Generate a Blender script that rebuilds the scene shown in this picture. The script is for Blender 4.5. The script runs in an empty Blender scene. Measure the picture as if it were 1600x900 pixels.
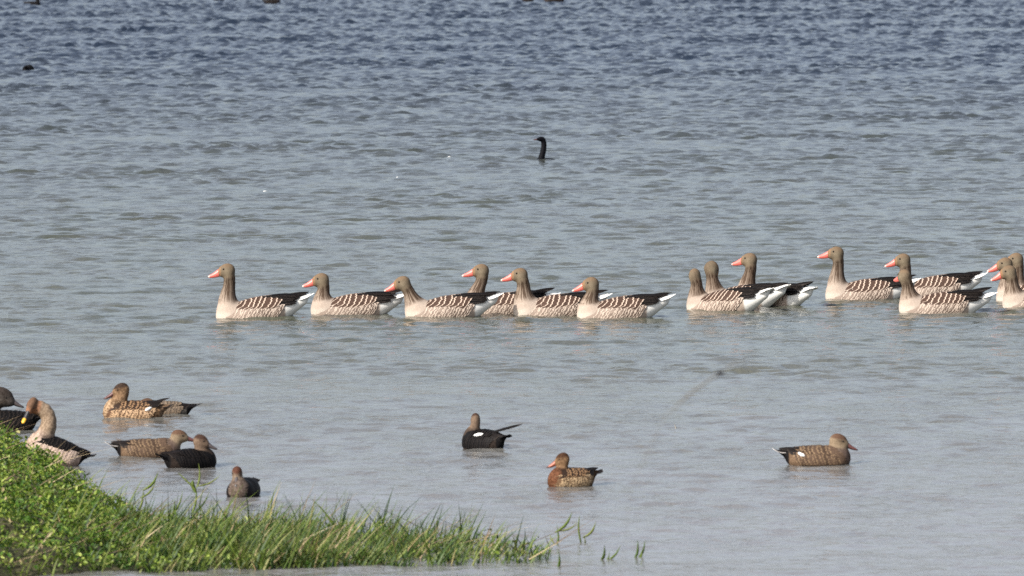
import bpy, math, random
import numpy as np
from mathutils import Vector, Matrix

R = math.radians
random.seed(7)
RNG = np.random.default_rng(11)
SC = bpy.context.scene
COL = SC.collection

# ------------------------------------------------------------------ camera
CAM_H, FPX, HOR = 3.83, 12000.0, -276.0
PITCH = math.atan((450 - HOR) / FPX)
cam_d = bpy.data.cameras.new('camera')
cam_d.sensor_width = 36.0
cam_d.lens = 36.0 * FPX / 1600.0
cam_d.clip_start, cam_d.clip_end = 1.0, 9000.0
cam_d.dof.use_dof = True
cam_d.dof.focus_distance = 60.5
cam_d.dof.aperture_fstop = 9.5
cam = bpy.data.objects.new('camera', cam_d)
COL.objects.link(cam)
cam.location = (0, 0, CAM_H)
cam.rotation_euler = (R(90) - PITCH, 0, 0)
SC.camera = cam

# ------------------------------------------------------------------ light
SUN_DIR = Vector((-0.62, -0.58, 0.60)).normalized()       # towards the sun
world = bpy.data.worlds.new('World')
SC.world = world
world.use_nodes = True
wn = world.node_tree.nodes
sky = wn.new('ShaderNodeTexSky')
sky.sky_type = 'NISHITA'
sky.sun_disc = False
sky.sun_elevation = math.asin(SUN_DIR.z)
sky.sun_rotation = math.atan2(SUN_DIR.x, SUN_DIR.y)
sky.air_density = 1.0
sky.dust_density = 3.5
sky.ozone_density = 3.5
wn['Background'].inputs['Strength'].default_value = 0.14
hs = wn.new('ShaderNodeHueSaturation')                    # hazy white-grey day
hs.inputs['Saturation'].default_value = 0.53
world.node_tree.links.new(sky.outputs[0], hs.inputs['Color'])
world.node_tree.links.new(hs.outputs[0], wn['Background'].inputs[0])
sl = bpy.data.lights.new('sun', 'SUN')
sl.energy = 4.7
sl.angle = R(0.5)
sl.color = (1.0, 0.94, 0.85)
so = bpy.data.objects.new('sun', sl)
COL.objects.link(so)
so.rotation_euler = SUN_DIR.to_track_quat('Z', 'Y').to_euler()
so.location = (-20, -20, 30)
SC.view_settings.view_transform = 'Standard'
SC.view_settings.look = 'None'
SC.view_settings.gamma = 1.0
SC.view_settings.exposure = 0.68
SC.view_settings.use_curve_mapping = False
SC.cycles.max_bounces = 6
SC.cycles.use_denoising = False                           # the photograph has fine sensor grain too


def at(px, py, z=0.0):
    """ground point under a pixel of the 1600x900 photograph"""
    v = 450 - py
    dy = FPX * math.cos(PITCH) + v * math.sin(PITCH)
    dz = -FPX * math.sin(PITCH) + v * math.cos(PITCH)
    t = (z - CAM_H) / dz
    return Vector(((px - 800) * t, dy * t, z))


# ------------------------------------------------------------------ materials
def mat_new(name, rough=0.6, spec=0.3):
    m = bpy.data.materials.new(name)
    m.use_nodes = True
    nt = m.node_tree
    b = nt.nodes['Principled BSDF']
    b.inputs['Roughness'].default_value = rough
    b.inputs['Specular IOR Level'].default_value = spec
    return m, nt, b


def N(nt, kind, **kw):
    n = nt.nodes.new(kind)
    for k, v in kw.items():
        if k.startswith('i_'):
            n.inputs[k[2:].replace('_', ' ')].default_value = v
        else:
            setattr(n, k, v)
    return n


def mixrgb(nt, fac, a, b, mode='MIX'):
    n = nt.nodes.new('ShaderNodeMix')
    n.data_type = 'RGBA'
    n.blend_type = mode
    for s, v in ((0, fac), (6, a), (7, b)):
        if hasattr(v, 'is_output') or isinstance(v, bpy.types.NodeSocket):
            nt.links.new(v, n.inputs[s])
        else:
            n.inputs[s].default_value = v if s == 0 else (*v, 1)
    return n.outputs[2]


def mrange(nt, val, a, b, c=0.0, d=1.0):
    n = nt.nodes.new('ShaderNodeMapRange')
    nt.links.new(val, n.inputs[0])
    for i, v in enumerate((a, b, c, d)):
        n.inputs[i + 1].default_value = v
    return n.outputs[0]


def math_n(nt, op, a, b=None):
    n = nt.nodes.new('ShaderNodeMath')
    n.operation = op
    for i, v in enumerate((a, b)):
        if v is None:
            continue
        if isinstance(v, bpy.types.NodeSocket):
            nt.links.new(v, n.inputs[i])
        else:
            n.inputs[i].default_value = v
    return n.outputs[0]


def simple_mat(name, col, rough=0.5, spec=0.3, var=0.25, scale=60):
    m, nt, b = mat_new(name, rough, spec)
    tc = N(nt, 'ShaderNodeTexCoord')
    no = N(nt, 'ShaderNodeTexNoise', i_Scale=scale, i_Detail=3.0)
    nt.links.new(tc.outputs['Object'], no.inputs['Vector'])
    f = mrange(nt, no.outputs[0], 0.3, 0.7)
    dark = tuple(c * (1 - var) for c in col)
    nt.links.new(mixrgb(nt, f, dark, col), b.inputs['Base Color'])
    return m


def plumage_mat():
    """body colour from the bird's own plumage attribute, fine barbs and neck furrows on top"""
    m, nt, b = mat_new('plumage', 0.8, 0.06)
    ca = N(nt, 'ShaderNodeAttribute', attribute_name='plume')
    st = N(nt, 'ShaderNodeAttribute', attribute_name='furrow')    # xyz furrow coordinate
    fm = N(nt, 'ShaderNodeAttribute', attribute_name='masks')     # r furrow strength, g mottle strength
    sep = N(nt, 'ShaderNodeSeparateColor')
    nt.links.new(fm.outputs['Color'], sep.inputs[0])
    no = N(nt, 'ShaderNodeTexNoise', i_Scale=1.0, i_Detail=2.0, i_Roughness=0.6)
    nt.links.new(st.outputs['Vector'], no.inputs['Vector'])
    f1 = math_n(nt, 'MULTIPLY', mrange(nt, no.outputs[0], 0.56, 0.42), sep.outputs[0])
    tc = N(nt, 'ShaderNodeTexCoord')
    mo = N(nt, 'ShaderNodeTexNoise', i_Scale=75.0, i_Detail=3.0, i_Roughness=0.7)
    nt.links.new(tc.outputs['Object'], mo.inputs['Vector'])
    f2 = math_n(nt, 'MULTIPLY', mrange(nt, mo.outputs[0], 0.57, 0.44), sep.outputs[1])
    c1 = mixrgb(nt, f1, ca.outputs['Color'], (0.34, 0.29, 0.26), 'MULTIPLY')
    c2 = mixrgb(nt, f2, c1, (0.22, 0.17, 0.13), 'MULTIPLY')
    fine = N(nt, 'ShaderNodeTexNoise', i_Scale=220.0, i_Detail=2.0)
    nt.links.new(tc.outputs['Object'], fine.inputs['Vector'])
    c3 = mixrgb(nt, mrange(nt, fine.outputs[0], 0.35, 0.65), (0.88, 0.88, 0.88), (1, 1, 1))
    c4 = mixrgb(nt, 1.0, c2, c3, 'MULTIPLY')
    nt.links.new(c4, b.inputs['Base Color'])
    bp = N(nt, 'ShaderNodeBump', i_Strength=0.35, i_Distance=0.003)
    nt.links.new(mo.outputs[0], bp.inputs['Height'])
    nt.links.new(bp.outputs[0], b.inputs['Normal'])
    return m


def feather_mat(name, base, edge, v0=0.80, u0=0.78, var=0.3, speckle=0.0, rough=0.6):
    """one feather: centre colour, pale fringe round its tip; fvec = (u 0..1, v 0..1, random)"""
    m, nt, b = mat_new(name, rough, 0.07)
    a = N(nt, 'ShaderNodeAttribute', attribute_name='fvec')
    s = N(nt, 'ShaderNodeSeparateColor')
    nt.links.new(a.outputs['Color'], s.inputs[0])
    au = math_n(nt, 'ABSOLUTE', math_n(nt, 'SUBTRACT', math_n(nt, 'MULTIPLY', s.outputs[0], 2.0), 1.0))
    mv = mrange(nt, s.outputs[1], v0, v0 + 0.06)
    mu = mrange(nt, au, u0, u0 + 0.08)
    e = math_n(nt, 'MAXIMUM', mv, math_n(nt, 'MULTIPLY', mu, 0.75))
    tint = mixrgb(nt, s.outputs[2], tuple(c * (1 - var) for c in base), tuple(min(1, c * (1 + var)) for c in base))
    tc = N(nt, 'ShaderNodeTexCoord')
    no = N(nt, 'ShaderNodeTexNoise', i_Scale=90.0, i_Detail=2.0)
    nt.links.new(tc.outputs['Object'], no.inputs['Vector'])
    tint = mixrgb(nt, mrange(nt, no.outputs[0], 0.35, 0.65, 0.0, 0.3), tint, (0, 0, 0))
    if speckle:
        sp = N(nt, 'ShaderNodeTexNoise', i_Scale=speckle, i_Detail=1.0)
        nt.links.new(tc.outputs['Object'], sp.inputs['Vector'])
        e = math_n(nt, 'MULTIPLY', e, mrange(nt, sp.outputs[0], 0.36, 0.54))
    c = mixrgb(nt, e, tint, edge)
    nt.links.new(c, b.inputs['Base Color'])
    return m


M = {}
M['plumage'] = plumage_mat()
M['goose_covert'] = feather_mat('goose_covert', (0.060, 0.036, 0.027), (0.42, 0.33, 0.265), 0.865, 2.0, 0.3)


def flank_mat(name, cream, brown, pale):
    m, nt, b = mat_new(name, 0.7, 0.2)
    a = N(nt, 'ShaderNodeAttribute', attribute_name='fvec')
    s = N(nt, 'ShaderNodeSeparateColor')
    nt.links.new(a.outputs['Color'], s.inputs[0])
    tc = N(nt, 'ShaderNodeTexCoord')
    no = N(nt, 'ShaderNodeTexNoise', i_Scale=45.0, i_Detail=3.0)
    nt.links.new(tc.outputs['Object'], no.inputs['Vector'])
    v = math_n(nt, 'ADD', s.outputs[1], mrange(nt, no.outputs[0], 0.3, 0.7, -0.13, 0.13))
    band = math_n(nt, 'MULTIPLY', mrange(nt, v, 0.60, 0.68), mrange(nt, v, 0.86, 0.80))
    band = math_n(nt, 'MULTIPLY', band, s.outputs[2])
    c = mixrgb(nt, mrange(nt, v, 0.80, 0.86), cream, pale)
    c = mixrgb(nt, band, c, brown)
    nt.links.new(c, b.inputs['Base Color'])
    return m


M['goose_flank'] = flank_mat('goose_flank', (0.24, 0.185, 0.15), (0.065, 0.042, 0.032), (0.36, 0.292, 0.24))
M['goose_quill'] = feather_mat('goose_quill', (0.006, 0.005, 0.005), (0.20, 0.16, 0.14), 2.0, 0.93, 0.3)
M['goose_tail'] = feather_mat('goose_tail', (0.62, 0.60, 0.57), (0.72, 0.71, 0.68), 0.8, 0.7, 0.05)
M['bill_pink'] = None


def bill_mat(name, base, tip, line, t0=0.86, rough=0.4):
    m, nt, b = mat_new(name, rough, 0.4)
    a = N(nt, 'ShaderNodeAttribute', attribute_name='fvec')
    s = N(nt, 'ShaderNodeSeparateColor')
    nt.links.new(a.outputs['Color'], s.inputs[0])
    f = mrange(nt, s.outputs[1], t0, t0 + 0.06)
    c = mixrgb(nt, f, base, tip)
    l = mrange(nt, s.outputs[2], 0.45, 0.9)
    c = mixrgb(nt, l, c, line)
    nt.links.new(c, b.inputs['Base Color'])
    return m


M['bill_pink'] = bill_mat('bill_pink', (0.58, 0.14, 0.115), (0.70, 0.48, 0.42), (0.42, 0.07, 0.05))
M['bill_dark'] = bill_mat('bill_dark', (0.05, 0.04, 0.04), (0.03, 0.03, 0.03), (0.02, 0.02, 0.02))
M['bill_orange'] = bill_mat('bill_orange', (0.26, 0.075, 0.04), (0.08, 0.035, 0.03), (0.05, 0.02, 0.02), 0.75)
M['bill_brown'] = bill_mat('bill_brown', (0.09, 0.035, 0.03), (0.06, 0.03, 0.03), (0.03, 0.02, 0.02))
M['bill_yellow_tip'] = bill_mat('bill_yellow_tip', (0.02, 0.018, 0.02), (0.55, 0.30, 0.02), (0.02, 0.02, 0.02), 0.60)
M['bill_white'] = bill_mat('bill_white', (0.65, 0.62, 0.58), (0.6, 0.55, 0.5), (0.5, 0.45, 0.4))
M['eye'] = simple_mat('eye_dark', (0.012, 0.009, 0.007), 0.35, 0.2)
M['white_feather'] = feather_mat('white_feather', (0.78, 0.77, 0.74), (0.82, 0.81, 0.79), 0.8, 0.8, 0.05)
M['black_feather'] = feather_mat('black_feather', (0.006, 0.0055, 0.006), (0.016, 0.013, 0.012), 0.85, 0.85, 0.3)
M['gadwall_covert'] = feather_mat('gadwall_covert', (0.085, 0.055, 0.038), (0.17, 0.115, 0.07), 0.78, 0.9, 0.3, 80.0)
M['gadwall_grey'] = feather_mat('gadwall_grey', (0.115, 0.088, 0.066), (0.175, 0.13, 0.09), 0.75, 0.9, 0.3, 80.0)
M['mottled_covert'] = feather_mat('mottled_covert', (0.030, 0.019, 0.014), (0.20, 0.12, 0.065), 0.72, 0.9, 0.3, 95.0)
M['mottled_flank'] = feather_mat('mottled_flank', (0.085, 0.047, 0.028), (0.36, 0.24, 0.145), 0.52, 0.70, 0.3, 95.0)
M['rufous_covert'] = feather_mat('rufous_covert', (0.13, 0.04, 0.018), (0.30, 0.13, 0.05), 0.66, 0.78, 0.3, 90.0)
M['buff_flank'] = feather_mat('buff_flank', (0.10, 0.06, 0.034), (0.33, 0.235, 0.14), 0.50, 0.72, 0.3, 80.0)
M['edged_tail'] = feather_mat('edged_tail', (0.05, 0.04, 0.035), (0.62, 0.58, 0.54), 0.9, 0.45, 0.2)
M['pale_flank'] = feather_mat('pale_flank', (0.34, 0.25, 0.20), (0.42, 0.32, 0.26), 0.7, 0.9, 0.2)
M['dark_quill'] = feather_mat('dark_quill', (0.010, 0.008, 0.008), (0.03, 0.024, 0.02), 0.92, 0.9)


# ------------------------------------------------------------------ mesh helpers
def link_mesh(name, verts, faces, mat, parent=None, smooth=True, attrs=None):
    me = bpy.data.meshes.new(name)
    me.from_pydata([tuple(v) for v in verts], [], [tuple(f) for f in faces])
    finish(me, mat, smooth, attrs)
    return link(name, me, parent)


def finish(me, mat, smooth=True, attrs=None):
    me.materials.append(mat)
    me.polygons.foreach_set('use_smooth', np.full(len(me.polygons), smooth))
    for k, arr in (attrs or {}).items():
        a = me.attributes.new(k, 'FLOAT_COLOR', 'POINT')
        buf = np.ones((len(me.vertices), 4), np.float32)
        buf[:, :3] = arr
        a.data.foreach_set('color', buf.ravel())
    me.update()


def np_mesh(name, V, Q, mat, parent=None, attrs=None, smooth=True):
    """fast path: V (n,3), Q (m,4) or (m,3)"""
    me = bpy.data.meshes.new(name)
    V = np.asarray(V, np.float32)
    Q = np.asarray(Q, np.int32)
    k = Q.shape[1]
    me.vertices.add(len(V))
    me.vertices.foreach_set('co', V.ravel())
    me.loops.add(Q.size)
    me.loops.foreach_set('vertex_index', Q.ravel())
    me.polygons.add(len(Q))
    me.polygons.foreach_set('loop_start', np.arange(0, Q.size, k, dtype=np.int32))
    me.update(calc_edges=True)
    finish(me, mat, smooth, attrs)
    return link(name, me, parent)


def link(name, me, parent=None):
    o = bpy.data.objects.new(name, me)
    COL.objects.link(o)
    if parent is not None:
        o.parent = parent
    return o


def empty(name, loc, rz, label, cat, group=None):
    o = bpy.data.objects.new(name, None)
    o.empty_display_size = 0.1
    COL.objects.link(o)
    o.location = loc
    o.rotation_euler = (0, 0, rz)
    o['label'] = label
    o['category'] = cat
    if group:
        o['group'] = group
    return o


# ------------------------------------------------------------------ implicit surfaces
def surface_net(f, lo, hi, h):
    lo, hi = np.array(lo, float), np.array(hi, float)
    n = np.ceil((hi - lo) / h).astype(int) + 1
    ax = [lo[i] + h * np.arange(n[i]) for i in range(3)]
    G = np.stack(np.meshgrid(*ax, indexing='ij'), -1).astype(np.float64)
    D = f(G.reshape(-1, 3)).reshape(n)
    ins = D < 0
    c = np.zeros(np.array(n) - 1, int)
    offs = [(i, j, k) for i in (0, 1) for j in (0, 1) for k in (0, 1)]
    for (i, j, k) in offs:
        c += ins[i:n[0] - 1 + i, j:n[1] - 1 + j, k:n[2] - 1 + k]
    act = (c > 0) & (c < 8)
    idx = -np.ones(act.shape, int)
    cells = np.argwhere(act)
    idx[act] = np.arange(len(cells))
    acc = np.zeros((len(cells), 3))
    cnt = np.zeros(len(cells))
    ci, cj, ck = cells.T
    for a in offs:
        for d in range(3):
            if a[d] == 1:
                continue
            b = list(a)
            b[d] = 1
            da = D[ci + a[0], cj + a[1], ck + a[2]]
            db = D[ci + b[0], cj + b[1], ck + b[2]]
            cr = (da < 0) != (db < 0)
            t = np.where(cr, da / np.where(cr, da - db, 1), 0)
            p = np.tile(np.array(a, float), (len(cells), 1))
            p[:, d] += t
            acc[cr] += p[cr]
            cnt[cr] += 1
    V = lo + h * (cells + acc / cnt[:, None])
    faces = []
    for d in range(3):
        e1, e2 = (d + 1) % 3, (d + 2) % 3
        sl0 = [slice(None)] * 3
        sl1 = [slice(None)] * 3
        sl0[d], sl1[d] = slice(0, n[d] - 1), slice(1, n[d])
        cr = ins[tuple(sl0)] != ins[tuple(sl1)]
        P = np.argwhere(cr)
        ok = (P[:, e1] > 0) & (P[:, e2] > 0) & (P[:, e1] < n[e1] - 1) & (P[:, e2] < n[e2] - 1)
        P = P[ok]
        flip = ~ins[tuple(sl0)][tuple(P.T)]

        def g(o1, o2):
            q = P.copy()
            q[:, e1] -= o1
            q[:, e2] -= o2
            return idx[tuple(q.T)]
        q = np.stack([g(1, 1), g(0, 1), g(0, 0), g(1, 0)], 1)
        q[flip] = q[flip][:, ::-1]
        faces.append(q)
    return V, np.concatenate(faces)


def sd_ell(p, c, r):
    q = p - np.array(c)
    r = np.array(r)
    k0 = np.linalg.norm(q / r, axis=1)
    k1 = np.linalg.norm(q / (r * r), axis=1) + 1e-9
    return k0 * (k0 - 1.0) / k1


def sd_cone(p, a, b, r1, r2, sy=1.0):
    """tapered capsule, y scaled"""
    a, b = np.array(a, float), np.array(b, float)
    q = p.copy()
    q[:, 1] = (q[:, 1] - a[1]) / sy + a[1] if sy != 1.0 else q[:, 1]
    ab = b - a
    t = np.clip(((q - a) @ ab) / (ab @ ab), 0, 1)
    return (np.linalg.norm(q - a - t[:, None] * ab, axis=1) - (r1 + (r2 - r1) * t)) * min(1, sy)


def smin(a, b, k):
    h = np.clip(0.5 + 0.5 * (b - a) / k, 0, 1)
    return b + (a - b) * h - k * h * (1 - h)


def smooth(x, a, b):
    t = np.clip((x - a) / (b - a), 0, 1)
    return t * t * (3 - 2 * t)


def lerp(a, b, t):
    return a + (np.array(b) - a) * t[:, None]


# ------------------------------------------------------------------ trunks (bird faces +X, water at z = 0)
def goose_trunk(p):
    q = p.copy()
    q[:, 2] = p[:, 2] + 0.17 * (p[:, 0] + 0.03)
    d = sd_ell(q, (0.0, 0, 0.035), (0.285, 0.125, 0.120))
    d = smin(d, sd_ell(p, (0.195, 0, 0.020), (0.112, 0.100, 0.095)), 0.03)
    d = smin(d, sd_cone(p, (-0.15, 0, 0.050), (-0.43, 0, 0.162), 0.098, 0.009, 1.0), 0.04)
    d = smin(d, sd_cone(p, (-0.18, 0, 0.042), (-0.375, 0, 0.112), 0.086, 0.026), 0.05)
    return d


def duck_trunk(p):
    d = sd_ell(p, (0.0, 0, 0.028), (0.185, 0.088, 0.078))
    d = smin(d, sd_ell(p, (0.115, 0, 0.034), (0.082, 0.074, 0.078)), 0.025)
    d = smin(d, sd_cone(p, (-0.10, 0, 0.035), (-0.225, 0, 0.078), 0.058, 0.012, 1.1), 0.03)
    return d


def axis_z(x, kind):
    if kind == 'goose':
        return np.where(x > -0.15, 0.04, 0.04 + (-0.15 - x) * 0.42)
    return np.where(x > -0.10, 0.03, 0.03 + (-0.10 - x) * 0.36)


def radial(trunk, kind, x, th, side):
    """radius of the trunk around its long axis at station x, angle th from straight up"""
    x, th = np.broadcast_arrays(np.asarray(x, float), np.asarray(th, float))
    shp = x.shape
    x, th = x.ravel(), th.ravel()
    zc = axis_z(x, kind)
    dirv = np.stack([0 * x, np.sin(th) * side, np.cos(th)], 1)
    org = np.stack([x, 0 * x, zc], 1)
    lo, hi = np.zeros_like(x), np.full_like(x, 0.3)
    for _ in range(16):
        mid = (lo + hi) / 2
        ins = trunk(org + dirv * mid[:, None]) < 0
        lo = np.where(ins, mid, lo)
        hi = np.where(ins, hi, mid)
    return org.reshape(*shp, 3), dirv.reshape(*shp, 3), ((lo + hi) / 2).reshape(shp)


def shingle(trunk, kind, side, cols, rng, base_off=0.003, lift=0.007, per=5, nv=9, curve=0.018, ends=True):
    """rows of feathers laid on the trunk like roof tiles, each row one lapping band with scalloped tips;
    cols: list of (x_tip, th0, th1, n feathers, length, skew, strength)"""
    V, Q, A = [], [], []
    off = 0
    for (xt, th0, th1, n, L, skew, st) in sorted(cols, key=lambda c: c[0]):
        nu = n * per + 1
        f = np.linspace(0, 1, nu)[None, :]
        ph = rng.uniform(0, 1)
        sc = np.abs(np.sin(math.pi * (f * n + ph)))
        jit = np.interp(f.ravel(), np.linspace(0, 1, n + 1), rng.normal(0, 0.0035, n + 1))[None, :]
        v = np.linspace(0, 1, nv)[:, None]
        end = smooth(f, 0.0, 0.10) * smooth(f, 1.0, 0.90) if ends else 1.0 + 0 * f
        tip = xt + skew * f - curve * np.sin(math.pi * f) + jit - 0.008 * sc + 0.022 * (1 - end)
        x = tip + L * (1 - v)
        th = th0 + (th1 - th0) * f + 0.0 * v
        th = th + 0.06 * v * np.sin(math.pi * f)
        o, d, r = radial(trunk, kind, x, th, side)
        hgt = base_off + lift * v ** 1.3 * (0.55 + 0.45 * sc) * (0.25 + 0.75 * end)
        P = o + d * (r + hgt)[..., None]
        V.append(P.reshape(-1, 3))
        A.append(np.stack([np.broadcast_to(0.5 + 0.5 * (1 - sc) * 0.9, x.shape).ravel(),
                           np.broadcast_to(v, x.shape).ravel(), np.full(x.size, st)], 1))
        i = np.arange(nv - 1)[:, None] * nu + np.arange(nu - 1)[None, :]
        q = np.stack([i, i + 1, i + nu + 1, i + nu], -1).reshape(-1, 4) + off
        Q.append(q if side > 0 else q[:, ::-1])
        off += nu * nv
    return np.concatenate(V), np.concatenate(Q), np.concatenate(A)


def blades(specs, nu=4, nv=8):
    """free long feathers: specs of (root, tip, width, sag, normal, rnd) as thin cambered closed vanes"""
    V, Q, A = [], [], []
    off = 0
    for (a, b, w0, sag, nrm, rn) in specs:
        a, b, nrm = np.array(a, float), np.array(b, float), np.array(nrm, float)
        d = b - a
        s = np.cross(d, nrm)
        s /= np.linalg.norm(s)
        nn = np.cross(s, d)
        nn /= np.linalg.norm(nn)
        for face in (1, -1):
            v = np.linspace(0, 1, nv)[:, None, None]
            u = np.linspace(-1, 1, nu)[None, :, None]
            w = w0 * np.where(v < 0.6, 0.8 + 0.33 * v, np.sqrt(np.clip(1 - ((v - 0.6) / 0.41) ** 2, 0.0, 1)))
            P = a + d * v + s * u * w + nn * (0.18 * w0 * (1 - u * u) + sag * np.sin(v * math.pi) + face * 0.0008 * (1 - u * u))
            V.append(P.reshape(-1, 3))
            A.append(np.stack([np.broadcast_to((u + 1) / 2, P.shape[:2] + (1,)).ravel(),
                               np.broadcast_to(v, P.shape[:2] + (1,)).ravel(), np.full(nu * nv, rn)], 1))
            i = np.arange(nv - 1)[:, None] * nu + np.arange(nu - 1)[None, :]
            q = np.stack([i, i + 1, i + nu + 1, i + nu], -1).reshape(-1, 4) + off
            Q.append(q if face > 0 else q[:, ::-1])
            off += nu * nv
    return np.concatenate(V), np.concatenate(Q), np.concatenate(A)


MESHES = {}


def proto(key, maker, mat):
    """mesh datablock made once, shared by the birds that carry it"""
    if key not in MESHES:
        V, Q, A = maker()
        o = np_mesh(key[0], V, Q, mat, None, {'fvec': A})
        MESHES[key] = o.data
        bpy.data.objects.remove(o)
    return MESHES[key]


def goose_wing(var, side):
    rng = np.random.default_rng(100 + var)
    cols = []
    for i in range(9):
        x = 0.115 - i * 0.040 + rng.normal(0, 0.003)
        lo = 1.30 + (0.0, 0.12, -0.08, 0.05)[var % 4] * math.sin(i * 0.45)
        lo *= (0.72, 0.88, 0.97)[i] if i < 3 else 1
        cols.append((x, 0.02, lo, 6, 0.085, 0.030, 0.35 + 0.45 * rng.random()))
    return shingle(goose_trunk, 'goose', side, cols, rng, 0.006, 0.006)


def goose_flank(var, side):
    rng = np.random.default_rng(200 + var)
    cols = []
    for i in range(16):
        x = 0.150 - i * 0.0235 + rng.normal(0, 0.003)
        cols.append((x - 0.03, 1.02 + 0.012 * i, 2.0, 4, 0.060, 0.070, min(1, 0.12 + 0.065 * i + 0.12 * rng.random())))
    return shingle(goose_trunk, 'goose', side, cols, rng, 0.004, 0.004, curve=0.006)


def goose_quills(var, side):
    rng = np.random.default_rng(300 + var)
    sp = []
    up = [0, 0.02, 0.0, 0.03, 0.01][var % 5]
    for k in range(8):                     # tertials and secondaries, stacked like roof tiles
        f = k / 7
        y0, z0 = side * (0.045 + 0.045 * f), 0.157 - 0.055 * f
        a = (-0.06 + 0.01 * k, y0, z0 - 0.004 * k)
        b = (-0.350 + 0.030 * f + rng.normal(0, 0.008), side * (0.034 + 0.034 * f), 0.166 - 0.060 * f + up * 0.3 + rng.normal(0, 0.003))
        sp.append((a, b, 0.022, 0.012, (0, side * (0.35 + 0.5 * f), 1), rng.random()))
    for k in range(6):                     # primaries crossing over the tail
        f = k / 5
        a = (-0.17, side * (0.05 - 0.01 * f), 0.145 - 0.02 * f)
        b = (-0.425 + 0.055 * f + rng.normal(0, 0.006), side * (0.006 + 0.022 * f), 0.181 + up - 0.022 * f + rng.normal(0, 0.002))
        sp.append((a, b, 0.013, 0.010, (0, side * 0.75, 1), rng.random()))
    return blades(sp)


def goose_tail():
    rng = np.random.default_rng(5)
    sp = []
    for k in range(9):
        f = (k - 4) / 4
        a = (-0.30, 0.022 * f, 0.126 - 0.006 * abs(f))
        b = (-0.462 + 0.035 * abs(f), 0.062 * f, 0.171 - 0.014 * abs(f))
        sp.append((a, b, 0.017, -0.004, (0, 0.35 * f, 1), rng.random()))
    return blades(sp)


def duck_wing(var, side):
    rng = np.random.default_rng(400 + var)
    cols = []
    for i in range(9):
        x = 0.075 - i * 0.025 + rng.normal(0, 0.002)
        cols.append((x, 0.02, 1.25 if i < 7 else 0.95, 5, 0.055, 0.012, rng.random()))
    return shingle(duck_trunk, 'duck', side, cols, rng, 0.005, 0.006, curve=0.012)


def duck_flank(var, side):
    rng = np.random.default_rng(500 + var)
    cols = []
    for i in range(13):
        x = 0.115 - i * 0.022 + rng.normal(0, 0.002)
        cols.append((x, 0.95, 1.95, 6, 0.045, 0.03, rng.random()))
    return shingle(duck_trunk, 'duck', side, cols, rng, 0.003, 0.004, curve=0.004)


def duck_quills(side, up=0.0, ext=0.0):
    rng = np.random.default_rng(9)
    sp = []
    for k in range(6):
        f = k / 5
        a = (-0.05, side * (0.030 + 0.028 * f), 0.100 - 0.03 * f)
        b = (-0.185 + 0.02 * f, side * (0.020 + 0.025 * f), 0.088 - 0.022 * f + up * 0.5)
        sp.append((a, b, 0.015, 0.006, (0, side * (0.35 + 0.5 * f), 1), rng.random()))
    for k in range(4):
        f = k / 3
        a = (-0.10, side * 0.030, 0.092 - 0.01 * f)
        b = (-0.232 - ext + 0.03 * f, side * (0.006 + 0.012 * f), 0.094 + up - 0.010 * f)
        sp.append((a, b, 0.009, 0.004, (0, side * 0.7, 1), rng.random()))
    return blades(sp)


def duck_tail():
    rng = np.random.default_rng(6)
    sp = []
    for k in range(9):
        f = (k - 4) / 4
        a = (-0.19, 0.02 * f, 0.070)
        b = (-0.272 + 0.022 * abs(f), 0.045 * f, 0.094 - 0.012 * abs(f))
        sp.append((a, b, 0.011, -0.003, (0, 0.3 * f, 1), rng.random()))
    return blades(sp)


def duck_speculum(side, sx=0.0, sth=0.0):
    """the pale wing panel: a small lens of feathers bulging out of the folded wing"""
    cx, ct = (-0.048 + sx - 0.02, 1.02 + sth) if sx else (-0.098, 1.16)
    ra, rb = (0.044, 0.13) if sx else (0.021, 0.14)
    V, Q, A = [], [], []
    nr, na = 5, 20
    for i in range(nr):
        f = i / (nr - 1)
        for j in range(na):
            t = 2 * math.pi * j / na
            x = cx + ra * f * math.cos(t)
            th = ct + rb * f * math.sin(t) * (1 - 0.25 * math.cos(t)) + 0.10 * f * math.cos(t)
            o, d, r = radial(duck_trunk, 'duck', np.array([x]), np.array([th]), side)
            V.append((o + d * (r + 0.015 - 0.007 * f ** 3)[..., None])[0])
            A.append((0.5, 0.3, 0.5))
    for i in range(nr - 1):
        for j in range(na):
            q = (i * na + j, (i + 1) * na + j, (i + 1) * na + (j + 1) % na, i * na + (j + 1) % na)
            Q.append(q if side < 0 else q[::-1])
    return np.array(V), np.array(Q), np.array(A)


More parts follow.
